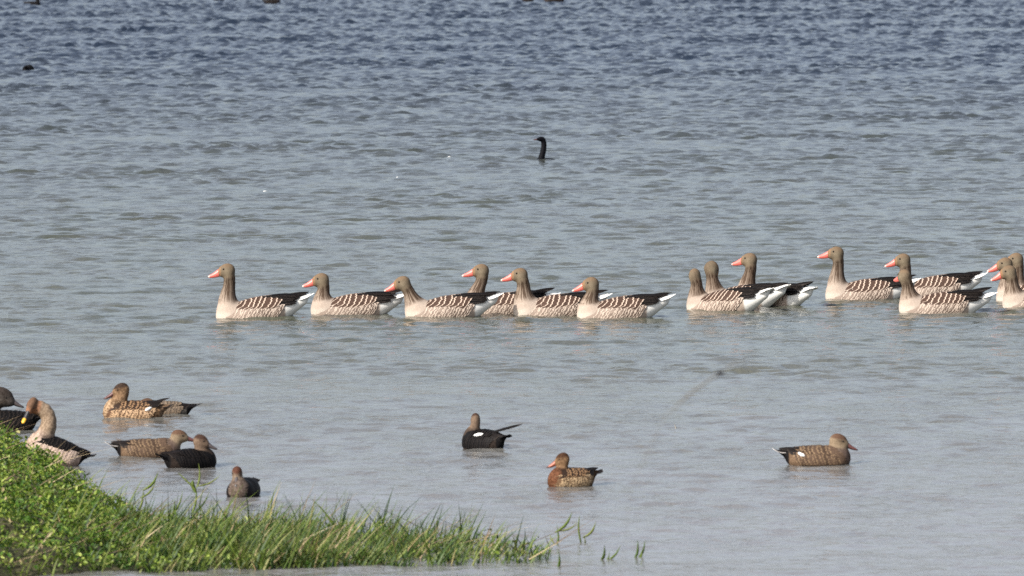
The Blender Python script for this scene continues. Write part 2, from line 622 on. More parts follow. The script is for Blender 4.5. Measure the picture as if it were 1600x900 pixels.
def bill_geo(L, hb, wb, ht, wt, drop, spat=0.0):
    """bill along +X from 0 to L in head space; fvec = (-, along, gape line)"""
    n, m = 10, 14
    V, A, Q = [], [], []
    for i in range(n):
        t = i / (n - 1)
        s = math.sin(min(t, 0.96) / 0.96 * math.pi / 2) if t < 1 else 1
        h = hb * (1 - t) ** 0.85 * 0.9 + ht
        w = wb * (1 - t) + wt * t + spat * math.sin(t * math.pi) * 0.3
        if t > 0.85:
            q = math.sqrt(max(0.0, 1 - ((t - 0.85) / 0.155) ** 2))
            h *= 0.35 + 0.65 * q
            w *= 0.15 + 0.85 * q
        zc = -drop * t + 0.10 * hb * math.sin(t * math.pi) * -1
        for j in range(m):
            a = 2 * math.pi * j / m
            ca, sa = math.cos(a), math.sin(a)
            groove = 1.0 - 0.12 * math.exp(-((sa + 0.35) / 0.18) ** 2)
            V.append((L * t, ca * w * 0.5 * groove, zc + sa * h * 0.5))
            A.append((0, t, math.exp(-((sa + 0.35) / 0.2) ** 2) * (t > 0.05)))
    for i in range(n - 1):
        for j in range(m):
            Q.append((i * m + j, i * m + (j + 1) % m, (i + 1) * m + (j + 1) % m, (i + 1) * m + j))
    V.append((L * 1.0, 0, V[(n - 1) * m][2]))
    A.append((0, 1, 0))
    V.append((0, 0, 0))
    A.append((0, 0, 0))
    for j in range(m):
        Q.append(((n - 1) * m + j, (n - 1) * m + (j + 1) % m, len(V) - 2, len(V) - 2))
        Q.append((j, len(V) - 1, len(V) - 1, (j + 1) % m))
    Q = [tuple(dict.fromkeys(q)) for q in Q]
    return V, Q, A


def sphere_geo(r, nu=10, nv=7):
    V, Q = [], []
    for i in range(nv + 1):
        for j in range(nu):
            p = math.pi * i / nv
            V.append((r * math.sin(p) * math.cos(2 * math.pi * j / nu), r * math.sin(p) * math.sin(2 * math.pi * j / nu), r * math.cos(p)))
    for i in range(nv):
        for j in range(nu):
            Q.append((i * nu + j, (i + 1) * nu + j, (i + 1) * nu + (j + 1) % nu, i * nu + (j + 1) % nu))
    return V, Q


def head_matrix(hd):
    return Matrix.Translation(hd['pos']) @ Matrix.Rotation(hd.get('yaw', 0), 4, 'Z') @ Matrix.Rotation(hd.get('pitch', 0), 4, 'Y') @ Matrix.Rotation(hd.get('roll', 0), 4, 'X')


def bezier(P, n):
    t = np.linspace(0, 1, n)[:, None]
    P = [np.array(p, float) for p in P]
    return (1 - t) ** 3 * P[0] + 3 * (1 - t) ** 2 * t * P[1] + 3 * (1 - t) * t * t * P[2] + t ** 3 * P[3]


def body_mesh(kind, trunk, hd, neck, radii, h, colour, k_join=0.035, head_r=None, head_k=0.02):
    """one continuous skin over trunk, neck and head; colour(P, tneck, inv_head) -> plume, masks"""
    Mh = np.array(head_matrix(hd).inverted())
    nk = bezier(neck, 9)
    rr = np.interp(np.linspace(0, 1, 9), np.linspace(0, 1, len(radii)), radii)

    def fneck(p):
        d = None
        for i in range(8):
            e = sd_cone(p, nk[i], nk[i + 1], rr[i], rr[i + 1])
            d = e if d is None else smin(d, e, 0.008)
        return d

    def fhead(p):
        q = p @ Mh[:3, :3].T + Mh[:3, 3]
        d = None
        for pr in head_r:
            e = sd_ell(q, pr[0], pr[1])
            d = e if d is None else smin(d, e, pr[2])
        return d

    def f(p):
        out = smin(trunk(p), fneck(p), k_join)
        return smin(out, fhead(p), head_k)

    hp = np.array(hd['pos'])
    x1 = 0.34 if kind == 'goose' else 0.24
    lo = np.array([-0.46 if kind == 'goose' else -0.26, -0.16 if kind == 'goose' else -0.12, -0.09 if kind == 'goose' else -0.055])
    hi = np.array([x1, -lo[1], 0.2])
    allp = np.concatenate([nk, hp[None]])
    lo = np.minimum(lo, allp.min(0) - 0.09)
    hi = np.maximum(hi, allp.max(0) + 0.09)
    V, Q = surface_net(f, lo, hi, h)
    # neck parameter and furrow frame
    dist = np.linalg.norm(V[:, None, :] - nk[None], axis=2)
    j = dist.argmin(1)
    tn = j / 8.0
    seg = nk[np.minimum(j + 1, 8)] - nk[np.maximum(j - 1, 0)]
    seg /= np.linalg.norm(seg, axis=1)[:, None]
    rel = V - nk[j]
    along = (rel * seg).sum(1)
    tn = tn + along / (np.linalg.norm(np.diff(nk, axis=0), axis=1).sum())
    rad = rel - seg * along[:, None]
    rad /= np.linalg.norm(rad, axis=1)[:, None] + 1e-6
    w_neck = smooth(trunk(V), 0.0, 0.03)
    q = V @ Mh[:3, :3].T + Mh[:3, 3]
    dh = np.linalg.norm(q, axis=1)
    plume, mk = colour(V, tn, w_neck, q, dh, rad)
    fur = np.concatenate([rad * 5.5, ], 1)
    fur = fur + np.stack([0 * tn, 0 * tn, 0 * tn], 1)
    fur = fur + seg * (tn * 2.2)[:, None]
    return V, Q, plume, mk, fur


# ------------------------------------------------------------------ geese
def goose_colour(shade):
    def colour(V, tn, wn_, q, dh, rad):
        n = len(V)
        x, y, z = V.T
        c = np.tile(np.array((0.355, 0.288, 0.238)), (n, 1)) * shade           # breast
        c = lerp(c, (0.47, 0.41, 0.35), smooth(z, 0.075, 0.01) * smooth(x, 0.05, 0.16))
        side_brown = smooth(x, 0.12, -0.02)
        c = lerp(c, (0.32, 0.255, 0.21), side_brown)
        top = smooth(z, 0.10, 0.15) * (1 - wn_) * smooth(x, 0.20, 0.10)
        c = lerp(c, (0.16, 0.115, 0.085), top)
        rear = smooth(x, -0.22, -0.25) * smooth(z, 0.22, 0.13 - 0.0)
        c = lerp(c, (0.66, 0.65, 0.62), smooth(x, -0.225, -0.245))
        t = np.clip(tn, 0, 1) * wn_
        c = lerp(c, np.array((0.195, 0.152, 0.118)), smooth(t, 0.12, 0.55))
        c = lerp(c, np.array((0.105, 0.080, 0.058)), smooth(t, 0.55, 0.85))
        back = smooth(-rad[:, 0], 0.15, 0.75) * smooth(t, 0.05, 0.3)
        c = lerp(c, np.array((0.09, 0.06, 0.042)), back * 0.75)  # brown nape, its colour deepened to paint shade on the side off the sun
        hm = smooth(dh, 0.085, 0.055)
        c = lerp(c, np.array((0.135, 0.105, 0.072)), hm)
        crown = hm * smooth(q[:, 2], 0.012, 0.045)
        c = lerp(c, np.array((0.15, 0.10, 0.062)), crown * 0.7)
        cheek = hm * np.exp(-((q[:, 0] + 0.002) ** 2 + (q[:, 2] + 0.012) ** 2) / 0.0006)
        c = lerp(c, np.array((0.19, 0.155, 0.108)), cheek * 0.8)
        face = smooth(q[:, 0], 0.040, 0.052) * hm
        c = lerp(c, np.array((0.26, 0.14, 0.07)), face * 0.7)
        mk = np.zeros((n, 3))
        mk[:, 0] = smooth(t, 0.18, 0.4) * (1 - hm)
        mk[:, 1] = hm * 0.16 + 0.13 * (1 - hm) * smooth(x, -0.15, -0.05)
        return c, mk
    return colour


GOOSE_HEAD = [((0.0, 0, 0.0), (0.060, 0.044, 0.052), 0.01), ((-0.012, 0, 0.006), (0.052, 0.042, 0.048), 0.012),
              ((0.036, 0, -0.012), (0.034, 0.028, 0.036), 0.020)]


def goose(label, breast_px, water_py, head_px, tail_px=None, yaw=0.0, hyaw=0.0, hpitch=0.0, scale=1.0, var=0,
          group='grey geese swimming to the left', lean=0.0, hroll=0.0, shade=1.0, thick=1.0):
    """placed by its breast at the water, facing left; head_px = centre of the head"""
    s = (water_py - HOR) / CAM_H * 1.0 * scale
    # body centre lies 0.305 m behind the breast, along the heading
    c = at(breast_px + 0.305 * s * math.cos(yaw), water_py)
    if yaw:
        c.y += 0.0
    root = empty('goose', c, math.pi + yaw, label, 'goose', group)
    root.scale = (scale,) * 3
    root.rotation_euler = (0, (0.035, -0.01, 0.02, -0.03)[var % 4], math.pi + yaw)
    cy, sy = math.cos(yaw), math.sin(yaw)
    dxw = -(head_px[0] - (800 + c.x * FPX / c.y)) / s       # metres forward (to the left)
    hz = (water_py - head_px[1]) / s
    # put the head on the bird's own centre line as far as its heading allows
    hx = dxw / max(cy, 0.6)
    hp = (hx, lean, hz)
    hd = dict(pos=hp, yaw=hyaw - yaw * 0.0, pitch=hpitch, roll=hroll)
    Mh = head_matrix(hd)
    low = Mh @ Vector((-0.016, 0, -0.020))
    nb = (0.195, 0, 0.050)
    dh_ = max(0.06, hz - 0.10)
    c1 = (0.240 + 0.25 * (hx - 0.2), 0.0, 0.060 + dh_ * 0.38)
    c2 = (low.x - 0.02 - 0.30 * (low.x - 0.19), low.y, low.z - dh_ * 0.38)
    neck = [nb, c1, c2, tuple(low)]
    V, Q, pl, mk, fur = body_mesh('goose', goose_trunk, hd, neck,
                                  [0.088 * thick, 0.078 * thick, 0.060 * thick, 0.047 * thick, 0.043 * thick, 0.043], 0.0068,
                                  goose_colour(shade), 0.045, GOOSE_HEAD, 0.018)
    np_mesh('body', V, Q, M['plumage'], root, {'plume': pl, 'masks': mk, 'furrow': fur})
    v = var % 4
    for side in (1, -1):
        w = link('wing', proto(('wing', v, side), lambda: goose_wing(v, side), M['goose_covert']), root)
        link('flight_feathers', proto(('flight_feathers', v, side), lambda: goose_quills(v, side), M['goose_quill']), w)
        link('flank', proto(('flank', v, side), lambda: goose_flank(v, side), M['goose_flank']), root)
    link('tail', proto(('tail', 0), goose_tail, M['goose_tail']), root)
    bv, bq, ba = bill_geo(0.098, 0.057, 0.038, 0.013, 0.020, 0.024)
    b = link_mesh('bill', bv, bq, M['bill_pink'], root, True, {'fvec': np.array(ba)})
    b.matrix_local = Mh @ Matrix.Translation((0.051, 0, -0.010)) @ Matrix.Rotation(0.10, 4, 'Y')
    for sd in (1, -1):
        ev, eq = sphere_geo(0.0075)
        e = link_mesh('eye', ev, eq, M['eye'], root)
        e.matrix_local = Mh @ Matrix.Translation((0.022, sd * 0.0385, 0.014))
    return root


# ------------------------------------------------------------------ ducks
DUCK_HEAD = [((0.0, 0, 0.0), (0.044, 0.030, 0.037), 0.01), ((-0.010, 0, 0.004), (0.036, 0.030, 0.034), 0.01),
             ((0.032, 0, -0.010), (0.022, 0.018, 0.018), 0.016)]

PAL = {
    'drake': dict(breast=(0.15, 0.105, 0.085), flank=(0.19, 0.125, 0.08), top=(0.10, 0.075, 0.055), rear=(0.012, 0.011, 0.012), head=(0.26, 0.195, 0.13), crown=(0.13, 0.075, 0.05), mot=(0.35, 0.35), wing='gadwall_covert', fl='gadwall_covert', bill='bill_brown', tail='edged_tail'),
    'hen': dict(breast=(0.46, 0.32, 0.20), flank=(0.30, 0.18, 0.10), top=(0.07, 0.045, 0.03), rear=(0.25, 0.17, 0.11), head=(0.27, 0.17, 0.10), crown=(0.06, 0.04, 0.03), mot=(0.8, 0.9), wing='mottled_covert', fl='mottled_flank', bill='bill_brown', tail='dark_quill'),
    'dark': dict(breast=(0.075, 0.055, 0.045), flank=(0.035, 0.026, 0.022), top=(0.03, 0.024, 0.022), rear=(0.012, 0.011, 0.012), head=(0.20, 0.14, 0.10), crown=(0.07, 0.04, 0.03), mot=(0.5, 0.5), wing='black_feather', fl='black_feather', bill='bill_dark', tail='black_feather'),
    'greyhead': dict(breast=(0.09, 0.075, 0.07), flank=(0.035, 0.026, 0.022), top=(0.03, 0.024, 0.022), rear=(0.012, 0.011, 0.012), head=(0.10, 0.085, 0.075), crown=(0.05, 0.04, 0.035), mot=(0.9, 0.9), wing='black_feather', fl='black_feather', bill='bill_dark', tail='black_feather'),
    'greyrear': dict(breast=(0.15, 0.12, 0.10), flank=(0.16, 0.14, 0.12), top=(0.20, 0.16, 0.12), rear=(0.012, 0.011, 0.012), head=(0.24, 0.17, 0.12), crown=(0.1, 0.06, 0.04), mot=(0.3, 0.3), wing='gadwall_grey', fl='gadwall_grey', bill='bill_dark', tail='black_feather'),
    'charcoal': dict(neck=0.45, breast=(0.15, 0.115, 0.095), flank=(0.06, 0.052, 0.048), top=(0.035, 0.03, 0.028), rear=(0.012, 0.011, 0.012), head=(0.22, 0.165, 0.12), crown=(0.10, 0.045, 0.03), mot=(0.6, 0.5), wing='black_feather', fl='dark_quill', bill='bill_dark', tail='black_feather'),
    'rufous': dict(breast=(0.17, 0.075, 0.04), flank=(0.27, 0.18, 0.10), top=(0.05, 0.03, 0.02), rear=(0.12, 0.07, 0.04), head=(0.24, 0.145, 0.08), crown=(0.07, 0.035, 0.02), mot=(0.7, 0.8), wing='mottled_covert', fl='buff_flank', bill='bill_orange', tail='dark_quill'),
    'pale': dict(neck=0.95, neckcol=(0.25, 0.185, 0.13), breast=(0.40, 0.30, 0.24), flank=(0.42, 0.31, 0.25), top=(0.03, 0.022, 0.02), rear=(0.02, 0.017, 0.017), head=(0.24, 0.12, 0.07), crown=(0.12, 0.07, 0.045), mot=(0.5, 0.35), wing='black_feather', fl='pale_flank', bill='bill_yellow_tip', tail='black_feather'),
    'coot': dict(breast=(0.005, 0.005, 0.007), flank=(0.005, 0.005, 0.008), top=(0.018, 0.018, 0.022), rear=(0.012, 0.012, 0.014), head=(0.01, 0.01, 0.011), crown=(0.01, 0.01, 0.011), mot=(0, 0), wing='black_feather', fl='black_feather', bill='bill_white', tail='black_feather'),
    'fardark': dict(breast=(0.02, 0.02, 0.03), flank=(0.015, 0.016, 0.026), top=(0.03, 0.03, 0.038), rear=(0.02, 0.02, 0.022), head=(0.03, 0.024, 0.024), crown=(0.02, 0.02, 0.02), mot=(0, 0), wing='dark_quill', fl='dark_quill', bill='bill_dark', tail='dark_quill'),
    'fartan': dict(breast=(0.03, 0.024, 0.024), flank=(0.055, 0.045, 0.042), top=(0.09, 0.065, 0.05), rear=(0.05, 0.035, 0.03), head=(0.06, 0.04, 0.035), crown=(0.04, 0.03, 0.03), mot=(0.3, 0.3), wing='dark_quill', fl='dark_quill', bill='bill_dark', tail='dark_quill'),
}


def duck_colour(p):
    if p is not PAL['pale']:
        p = {k: (tuple(0.75 * u for u in v) if isinstance(v, tuple) and len(v) == 3 else v) for k, v in p.items()}

    def colour(V, tn, wn_, q, dh, rad):
        x, y, z = V.T
        c = np.tile(np.array(p['breast'], float), (len(V), 1))
        c = lerp(c, np.array(p['flank']), smooth(x, 0.10, 0.03))
        c = lerp(c, np.array(p['top']), smooth(z, 0.06, 0.09) * (1 - wn_) * smooth(x, 0.16, 0.10))
        c = lerp(c, np.array(p['rear']), smooth(x, -0.165, -0.175))
        hf = p.get('neck', 0.35)
        hn = np.maximum(smooth(dh, 0.075, 0.050), smooth(tn, hf - 0.1, hf + 0.1) * wn_)
        if 'neckcol' in p:
            c = lerp(c, np.array(p['neckcol']), smooth(tn, 0.05, 0.35) * wn_)
        c = lerp(c, np.array(p['head']), hn)
        c = lerp(c, np.array(p['crown']), hn * smooth(q[:, 2], 0.008, 0.024) * smooth(dh, 0.07, 0.05))
        eye = np.exp(-((q[:, 2] - 0.008) / 0.006) ** 2) * smooth(q[:, 0], 0.045, 0.03) * smooth(q[:, 0], -0.02, 0.0) * smooth(dh, 0.07, 0.05)
        c = lerp(c, np.array(p['crown']) * 0.6, eye * 0.6)
        mk = np.zeros((len(V), 3))
        mk[:, 1] = p['mot'][0] * (1 - hn) + p['mot'][1] * 0.6 * hn
        return c, mk
    return colour


def duck(label, centre_px, water_py, head, pal='drake', face=1, yaw=0.0, hyaw=0.0, hpitch=0.0, scale=1.0, name='duck', cat='duck',
         group=None, z=0.0, spec=None, quill_up=0.0, quill_ext=0.0, neck_fat=1.0, tilt=0.0, neck_pts=None, bill=(0.078, 0.032, 0.027, 0.007, 0.024, 0.012),
         head_scale=1.15, h=0.0055, tail=True, flat=1.0, water_s=None, nbase=None, sp_at=(0.0, 0.0), streamer=None, tail_z=0.0):
    """centre_px: pixel column of the body's middle; head = (metres forward, metres sideways, metres up)"""
    p = PAL[pal]
    c = at(centre_px, water_py, z)
    rz = (0 if face > 0 else math.pi) + yaw
    root = empty(name, c, rz, label, cat, group)
    root.scale = scale if isinstance(scale, tuple) else (scale,) * 3
    root.rotation_euler = (0, tilt, rz)
    hd = dict(pos=tuple(head), yaw=hyaw, pitch=hpitch)
    Mh = head_matrix(hd)
    hr = [(tuple(np.array(a) * head_scale), tuple(np.array(b) * head_scale), k) for a, b, k in DUCK_HEAD]
    low = Mh @ Vector((-0.014, 0, -0.016))
    if neck_pts is None:
        nb = nbase or (0.125, 0, 0.045)
        dz = max(0.03, head[2] - 0.06)
        c1 = (nb[0] + 0.018, 0, nb[2] + dz * 0.4)
        c2 = (low.x - 0.005, low.y * 0.9, low.z - dz * 0.35)
        neck_pts = [nb, c1, c2, tuple(low)]
    else:
        neck_pts = [*neck_pts, tuple(low)]
    rad = [0.054, 0.042 * neck_fat, 0.031 * neck_fat, 0.027 * neck_fat]
    V, Q, pl, mk, fur = body_mesh('duck', duck_trunk, hd, neck_pts, rad, h, duck_colour(p), 0.03, hr, 0.016)
    np_mesh('body', V, Q, M['plumage'], root, {'plume': pl, 'masks': mk, 'furrow': fur})
    for side in (1, -1):
        w = link('wing', proto(('wing', pal, 'd', side), lambda: duck_wing(0, side), M[p['wing']]), root)
        link('flight_feathers', proto(('flight_feathers', 'd', side, quill_up, quill_ext), lambda: duck_quills(side, quill_up, quill_ext), M['dark_quill']), w)
        link('flank', proto(('flank', pal, 'd', side), lambda: duck_flank(0, side), M[p['fl']]), root)
        if spec:
            link('wing_patch', proto(('wing_patch', side, sp_at), lambda: duck_speculum(side, *sp_at), M['white_feather']), root)
    if tail:
        link('tail', proto(('tail', pal), duck_tail, M[p['tail']]), root)
    if streamer:
        sv, sq, sa = blades([(streamer[0], streamer[1], 0.009, 0.002, (0, 1, 0.4), 0.5)])
        np_mesh('stray_feather', sv, sq, M['black_feather'], root, {'fvec': sa})
    bv, bq, ba = bill_geo(*bill, 0.006)
    b = link_mesh('bill', bv, bq, M[p['bill']], root, True, {'fvec': np.array(ba)})
    b.matrix_local = Mh @ Matrix.Translation((0.040 * head_scale, 0, -0.009)) @ Matrix.Rotation(0.12, 4, 'Y')
    for sd in (1, -1):
        ev, eq = sphere_geo(0.005)
        e = link_mesh('eye', ev, eq, M['eye'], root)
        e.matrix_local = Mh @ Matrix.Translation((0.018 * head_scale, sd * 0.0262 * head_scale, 0.008))
    return root


# ================================================================== THE SETTING
# ------------------------------------------------------------------ water
WAKES = [(395, 496, .42), (545, 491, .40), (694, 494, .42), (782, 489, .40), (863, 492, .40), (962, 496, .42), (1135, 484, .40), (1200, 476, .42),
         (1350, 467, .42), (1457, 462, .40), (1465, 488, .42), (1620, 481, .45), (209, 653, .27), (255, 648, .25), (230, 713, .27), (297, 729, .24),
         (381, 777, .22), (756, 701, .24), (893, 759, .23), (1277, 725, .27), (848, 250, .2)]


def wave_height(x, y):
    rng = np.random.default_rng(42)
    H = np.zeros_like(x)
    amp = np.interp(y, [38, 46, 56, 70, 95, 125, 170], [0.44, 0.52, 0.74, 0.96, 1.45, 2.2, 2.8])
    patch = np.zeros_like(x)
    for i in range(14):
        k = 2 * math.pi / rng.uniform(1.2, 7.0)
        a = rng.uniform(-1.3, 1.3) + math.pi / 2
        patch += np.sin(k * (0.8 * math.cos(a) * x + math.sin(a) * y) + rng.uniform(0, 6.28))
    patch = np.clip(1.0 + 0.06 * patch, 0.4, 1.7)
    nw = 96
    for i in range(nw):
        lam = 0.16 * (0.80 / 0.16) ** rng.random()
        k = 2 * math.pi / lam
        a = math.pi / 2 + rng.normal(0.10, 0.55)
        s = 0.031 * (0.22 / lam) ** 0.80
        ph = k * (math.cos(a) * x + math.sin(a) * y) + rng.uniform(0, 6.28)
        H += s * lam / (2 * math.pi) * (np.sin(ph) + 0.18 * np.cos(2 * ph)) * (1.0 if lam > 0.5 else patch)
    H = H * amp * 0.5 * (1 + patch)
    for (px, py, w) in WAKES:                      # rings and short wakes pushed up by the swimming birds
        c = at(px, py)
        dx, dy = (x - c.x), (y - c.y)
        r = np.sqrt((dx / w) ** 2 + (dy / (0.55 * w + 0.12)) ** 2)
        H = H + 0.0055 * np.sin((r - 1) * w * 2 * math.pi / 0.17) * np.exp(-np.abs(r - 1.15) * 1.8) * (r > 0.7)
    return H


def water_mat():
    m, nt, b = mat_new('lake_water', 0.08, 0.5)
    b.inputs['IOR'].default_value = 1.333
    tc = N(nt, 'ShaderNodeTexCoord')
    mp = N(nt, 'ShaderNodeMapping')
    mp.inputs['Scale'].default_value = (1.0, 0.8, 1.0)
    nt.links.new(tc.outputs['Object'], mp.inputs['Vector'])
    n1 = N(nt, 'ShaderNodeTexNoise', i_Scale=13.0, i_Detail=4.0, i_Roughness=0.55, i_Distortion=0.4)
    nt.links.new(mp.outputs[0], n1.inputs['Vector'])
    n2 = N(nt, 'ShaderNodeTexNoise', i_Scale=1.1, i_Detail=2.0)
    nt.links.new(mp.outputs[0], n2.inputs['Vector'])
    amt = mrange(nt, n2.outputs[0], 0.35, 0.65, 0.5, 1.2)
    bp = N(nt, 'ShaderNodeBump', i_Strength=0.55, i_Distance=0.016)
    nt.links.new(n1.outputs[0], bp.inputs['Height'])
    nt.links.new(amt, bp.inputs['Strength'])
    nt.links.new(bp.outputs[0], b.inputs['Normal'])
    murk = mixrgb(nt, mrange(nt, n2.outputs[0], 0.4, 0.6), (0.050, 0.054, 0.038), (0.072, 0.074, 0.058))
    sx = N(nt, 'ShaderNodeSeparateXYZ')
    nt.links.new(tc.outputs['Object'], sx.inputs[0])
    far_mix = mrange(nt, math_n(nt, 'ADD', sx.outputs[1], mrange(nt, n2.outputs[0], 0.3, 0.7, -8, 8)), 62, 125)
    near_mix = mrange(nt, math_n(nt, 'ADD', sx.outputs[1], mrange(nt, n2.outputs[0], 0.3, 0.7, -3, 3)), 57, 41)
    murk = mixrgb(nt, near_mix, murk, (0.138, 0.132, 0.130))
    murk = mixrgb(nt, far_mix, murk, (0.010, 0.017, 0.031))      # body colour paler near the camera, darker and bluer farther out
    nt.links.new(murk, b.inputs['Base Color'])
    return m


M['water'] = water_mat()


def build_water():
    x = np.arange(-13.5, 13.5001, 0.05)
    ys = [33.0]
    while ys[-1] < 182:
        ys.append(ys[-1] + 0.00085 * ys[-1])
    y = np.array(ys)
    X, Y = np.meshgrid(x, y)
    Z = wave_height(X, Y)
    fade = np.minimum.reduce([smooth(X, -13.5, -12.5), smooth(X, 13.5, 12.5), smooth(Y, 33, 34.5), smooth(Y, 182, 178)])
    Z *= fade
    ny, nx = X.shape
    V = np.stack([X, Y, Z], -1).reshape(-1, 3)
    i = np.arange(ny - 1)[:, None] * nx + np.arange(nx - 1)[None, :]
    Q = np.stack([i, i + 1, i + nx + 1, i + nx], -1).reshape(-1, 4)
    # calm water from the patch out to the horizon
    B = len(V)
    F = 6000.0
    ext = np.array([(-F, -300, 0), (F, -300, 0), (F, F, 0), (-F, F, 0)])
    c = [0, nx - 1, ny * nx - 1, (ny - 1) * nx]
    ring = np.array([(B, B + 1, c[1], c[0]), (B + 1, B + 2, c[2], c[1]), (B + 2, B + 3, c[3], c[2]), (B + 3, B, c[0], c[3])])
    V = np.concatenate([V, ext])
    Q = np.concatenate([Q, ring])
    o = np_mesh('water', V, Q, M['water'])
    o['kind'] = 'structure'
    o['label'] = 'rippled grey blue lake water'
    return o


build_water()

# ------------------------------------------------------------------ bank
BANK_PX = [(-500, 470), (-250, 560), (0, 688), (60, 722), (130, 768), (200, 806), (260, 828), (350, 830), (500, 833), (650, 838), (750, 846),
           (840, 858), (868, 868), (840, 878), (700, 883), (500, 887), (300, 891), (150, 895), (0, 905), (-300, 925), (-500, 930)]
BANK = np.array([tuple(at(*p))[:2] for p in BANK_PX])


def poly_sd(P, poly):
    """signed distance, positive inside"""
    d = np.full(len(P), 1e9)
    ins = np.zeros(len(P), bool)
    n = len(poly)
    for i in range(n):
        a, b = poly[i], poly[(i + 1) % n]
        e = b - a
        w = P - a
        t = np.clip((w @ e) / (e @ e), 0, 1)
        d = np.minimum(d, np.linalg.norm(w - t[:, None] * e, axis=1))
        c = (a[1] > P[:, 1]) != (b[1] > P[:, 1])
        xx = a[0] + (P[:, 1] - a[1]) / (b[1] - a[1] + 1e-12) * e[0]
        ins ^= c & (P[:, 0] < xx)
    return np.where(ins, d, -d)


def lump(x, y, seed, lam0, lam1, n=16):
    rng = np.random.default_rng(seed)
    h = 0
    for i in range(n):
        lam = rng.uniform(lam0, lam1)
        a = rng.uniform(0, math.pi)
        h = h + np.sin(2 * math.pi / lam * (math.cos(a) * x + math.sin(a) * y) + rng.uniform(0, 6.28))
    return h / math.sqrt(n)


def bank_h(P):
    d = poly_sd(P, BANK)
    x, y = P.T
    left = smooth(x, -1.7, -2.8)
    top = -0.030 + 0.045 * smooth(x, -0.9, -1.7) + 0.13 * left
    ins = top * (1 - np.exp(-np.maximum(d, 0) / 0.30)) + (0.008 + 0.030 * left) * lump(x, y, 3, 0.2, 0.7) * smooth(d, 0, 0.2)
    return np.where(d > 0, ins - 0.006, np.maximum(d * 0.45, -0.6) - 0.006)


def build_bank():
    x = np.arange(-9, 1.2, 0.045)
    y = np.arange(36.5, 64, 0.06)
    X, Y = np.meshgrid(x, y)
    P = np.stack([X.ravel(), Y.ravel()], 1)
    Z = bank_h(P)
    nx = len(x)
    i = np.arange(len(y) - 1)[:, None] * nx + np.arange(nx - 1)[None, :]
    Q = np.stack([i, i + 1, i + nx + 1, i + nx], -1).reshape(-1, 4)
    m, nt, b = mat_new('bank_soil', 0.9, 0.2)
    tc = N(nt, 'ShaderNodeTexCoord')
    no = N(nt, 'ShaderNodeTexNoise', i_Scale=9.0, i_Detail=5.0)
    nt.links.new(tc.outputs['Object'], no.inputs['Vector'])
    c = mixrgb(nt, mrange(nt, no.outputs[0], 0.35, 0.65), (0.028, 0.030, 0.014), (0.065, 0.060, 0.030))
    nt.links.new(c, b.inputs['Base Color'])
    bp = N(nt, 'ShaderNodeBump', i_Strength=0.8, i_Distance=0.02)
    nt.links.new(no.outputs[0], bp.inputs['Height'])
    nt.links.new(bp.outputs[0], b.inputs['Normal'])
    o = np_mesh('bank', np.column_stack([P, Z]), Q, m)
    o['kind'] = 'structure'


build_bank()


def leaf_mat(name, cols, trans=0.3):
    m, nt, b = mat_new(name, 0.5, 0.25)
    a = N(nt, 'ShaderNodeAttribute', attribute_name='fvec')
    s = N(nt, 'ShaderNodeSeparateColor')
    nt.links.new(a.outputs['Color'], s.inputs[0])
    r = N(nt, 'ShaderNodeValToRGB')
    els = r.color_ramp.elements
    while len(els) < len(cols):
        els.new(0.5)
    for i, (pos, c) in enumerate(cols):
        els[i].position = pos
        els[i].color = (*c, 1)
    nt.links.new(s.outputs[2], r.inputs[0])
    tb = N(nt, 'ShaderNodeBsdfTranslucent')
    nt.links.new(r.outputs[0], b.inputs['Base Color'])
    g = mixrgb(nt, 1.0, r.outputs[0], (0.9, 1.0, 0.45), 'MULTIPLY')
    nt.links.new(g, tb.inputs['Color'])
    mx = N(nt, 'ShaderNodeMixShader')
    mx.inputs[0].default_value = trans
    nt.links.new(b.outputs[0], mx.inputs[1])
    nt.links.new(tb.outputs[0], mx.inputs[2])
    nt.links.new(mx.outputs[0], nt.nodes['Material Output'].inputs['Surface'])
    return m


M['grass'] = leaf_mat('grass_blade', [(0.0, (0.012, 0.030, 0.006)), (0.3, (0.030, 0.064, 0.009)), (0.6, (0.095, 0.135, 0.020)), (0.84, (0.17, 0.19, 0.055)), (1.0, (0.26, 0.18, 0.10))], 0.2)
M['leaves'] = leaf_mat('creeping_leaf', [(0.0, (0.012, 0.036, 0.005)), (0.35, (0.040, 0.094, 0.009)), (0.62, (0.135, 0.190, 0.022)), (0.90, (0.29, 0.34, 0.08)), (1.0, (0.28, 0.21, 0.12))], 0.2)


def grass_blades(base, hgt, width, azim, leanv, curve, rnd, nv=4):
    """one mesh of many tapered blades; all inputs are arrays"""
    n = len(base)
    t = np.linspace(0, 1, nv)
    dirh = np.stack([np.cos(azim), np.sin(azim), 0 * azim], 1)
    sidev = np.stack([-np.sin(azim + 0.9), np.cos(azim + 0.9), 0 * azim], 1)
    V = np.zeros((n, nv, 2, 3))
    for i, ti in enumerate(t):
        out = (leanv * ti + curve * ti * ti) * hgt
        up = hgt * (ti - 0.25 * curve * ti * ti)
        c = base + dirh * out[:, None]
        c[:, 2] += up
        w = width * (1 - ti ** 1.6) * 0.5 + 0.0004
        V[:, i, 0] = c - sidev * w[:, None]
        V[:, i, 1] = c + sidev * w[:, None]
    A = np.zeros((n, nv, 2, 3))
    A[..., 1] = t[None, :, None]
    A[..., 2] = rnd[:, None, None]
    j = (np.arange(n) * nv * 2)[:, None] + (np.arange(nv - 1) * 2)[None, :]
    Q = np.stack([j, j + 1, j + 3, j + 2], -1).reshape(-1, 4)
    return V.reshape(-1, 3), Q, A.reshape(-1, 3)


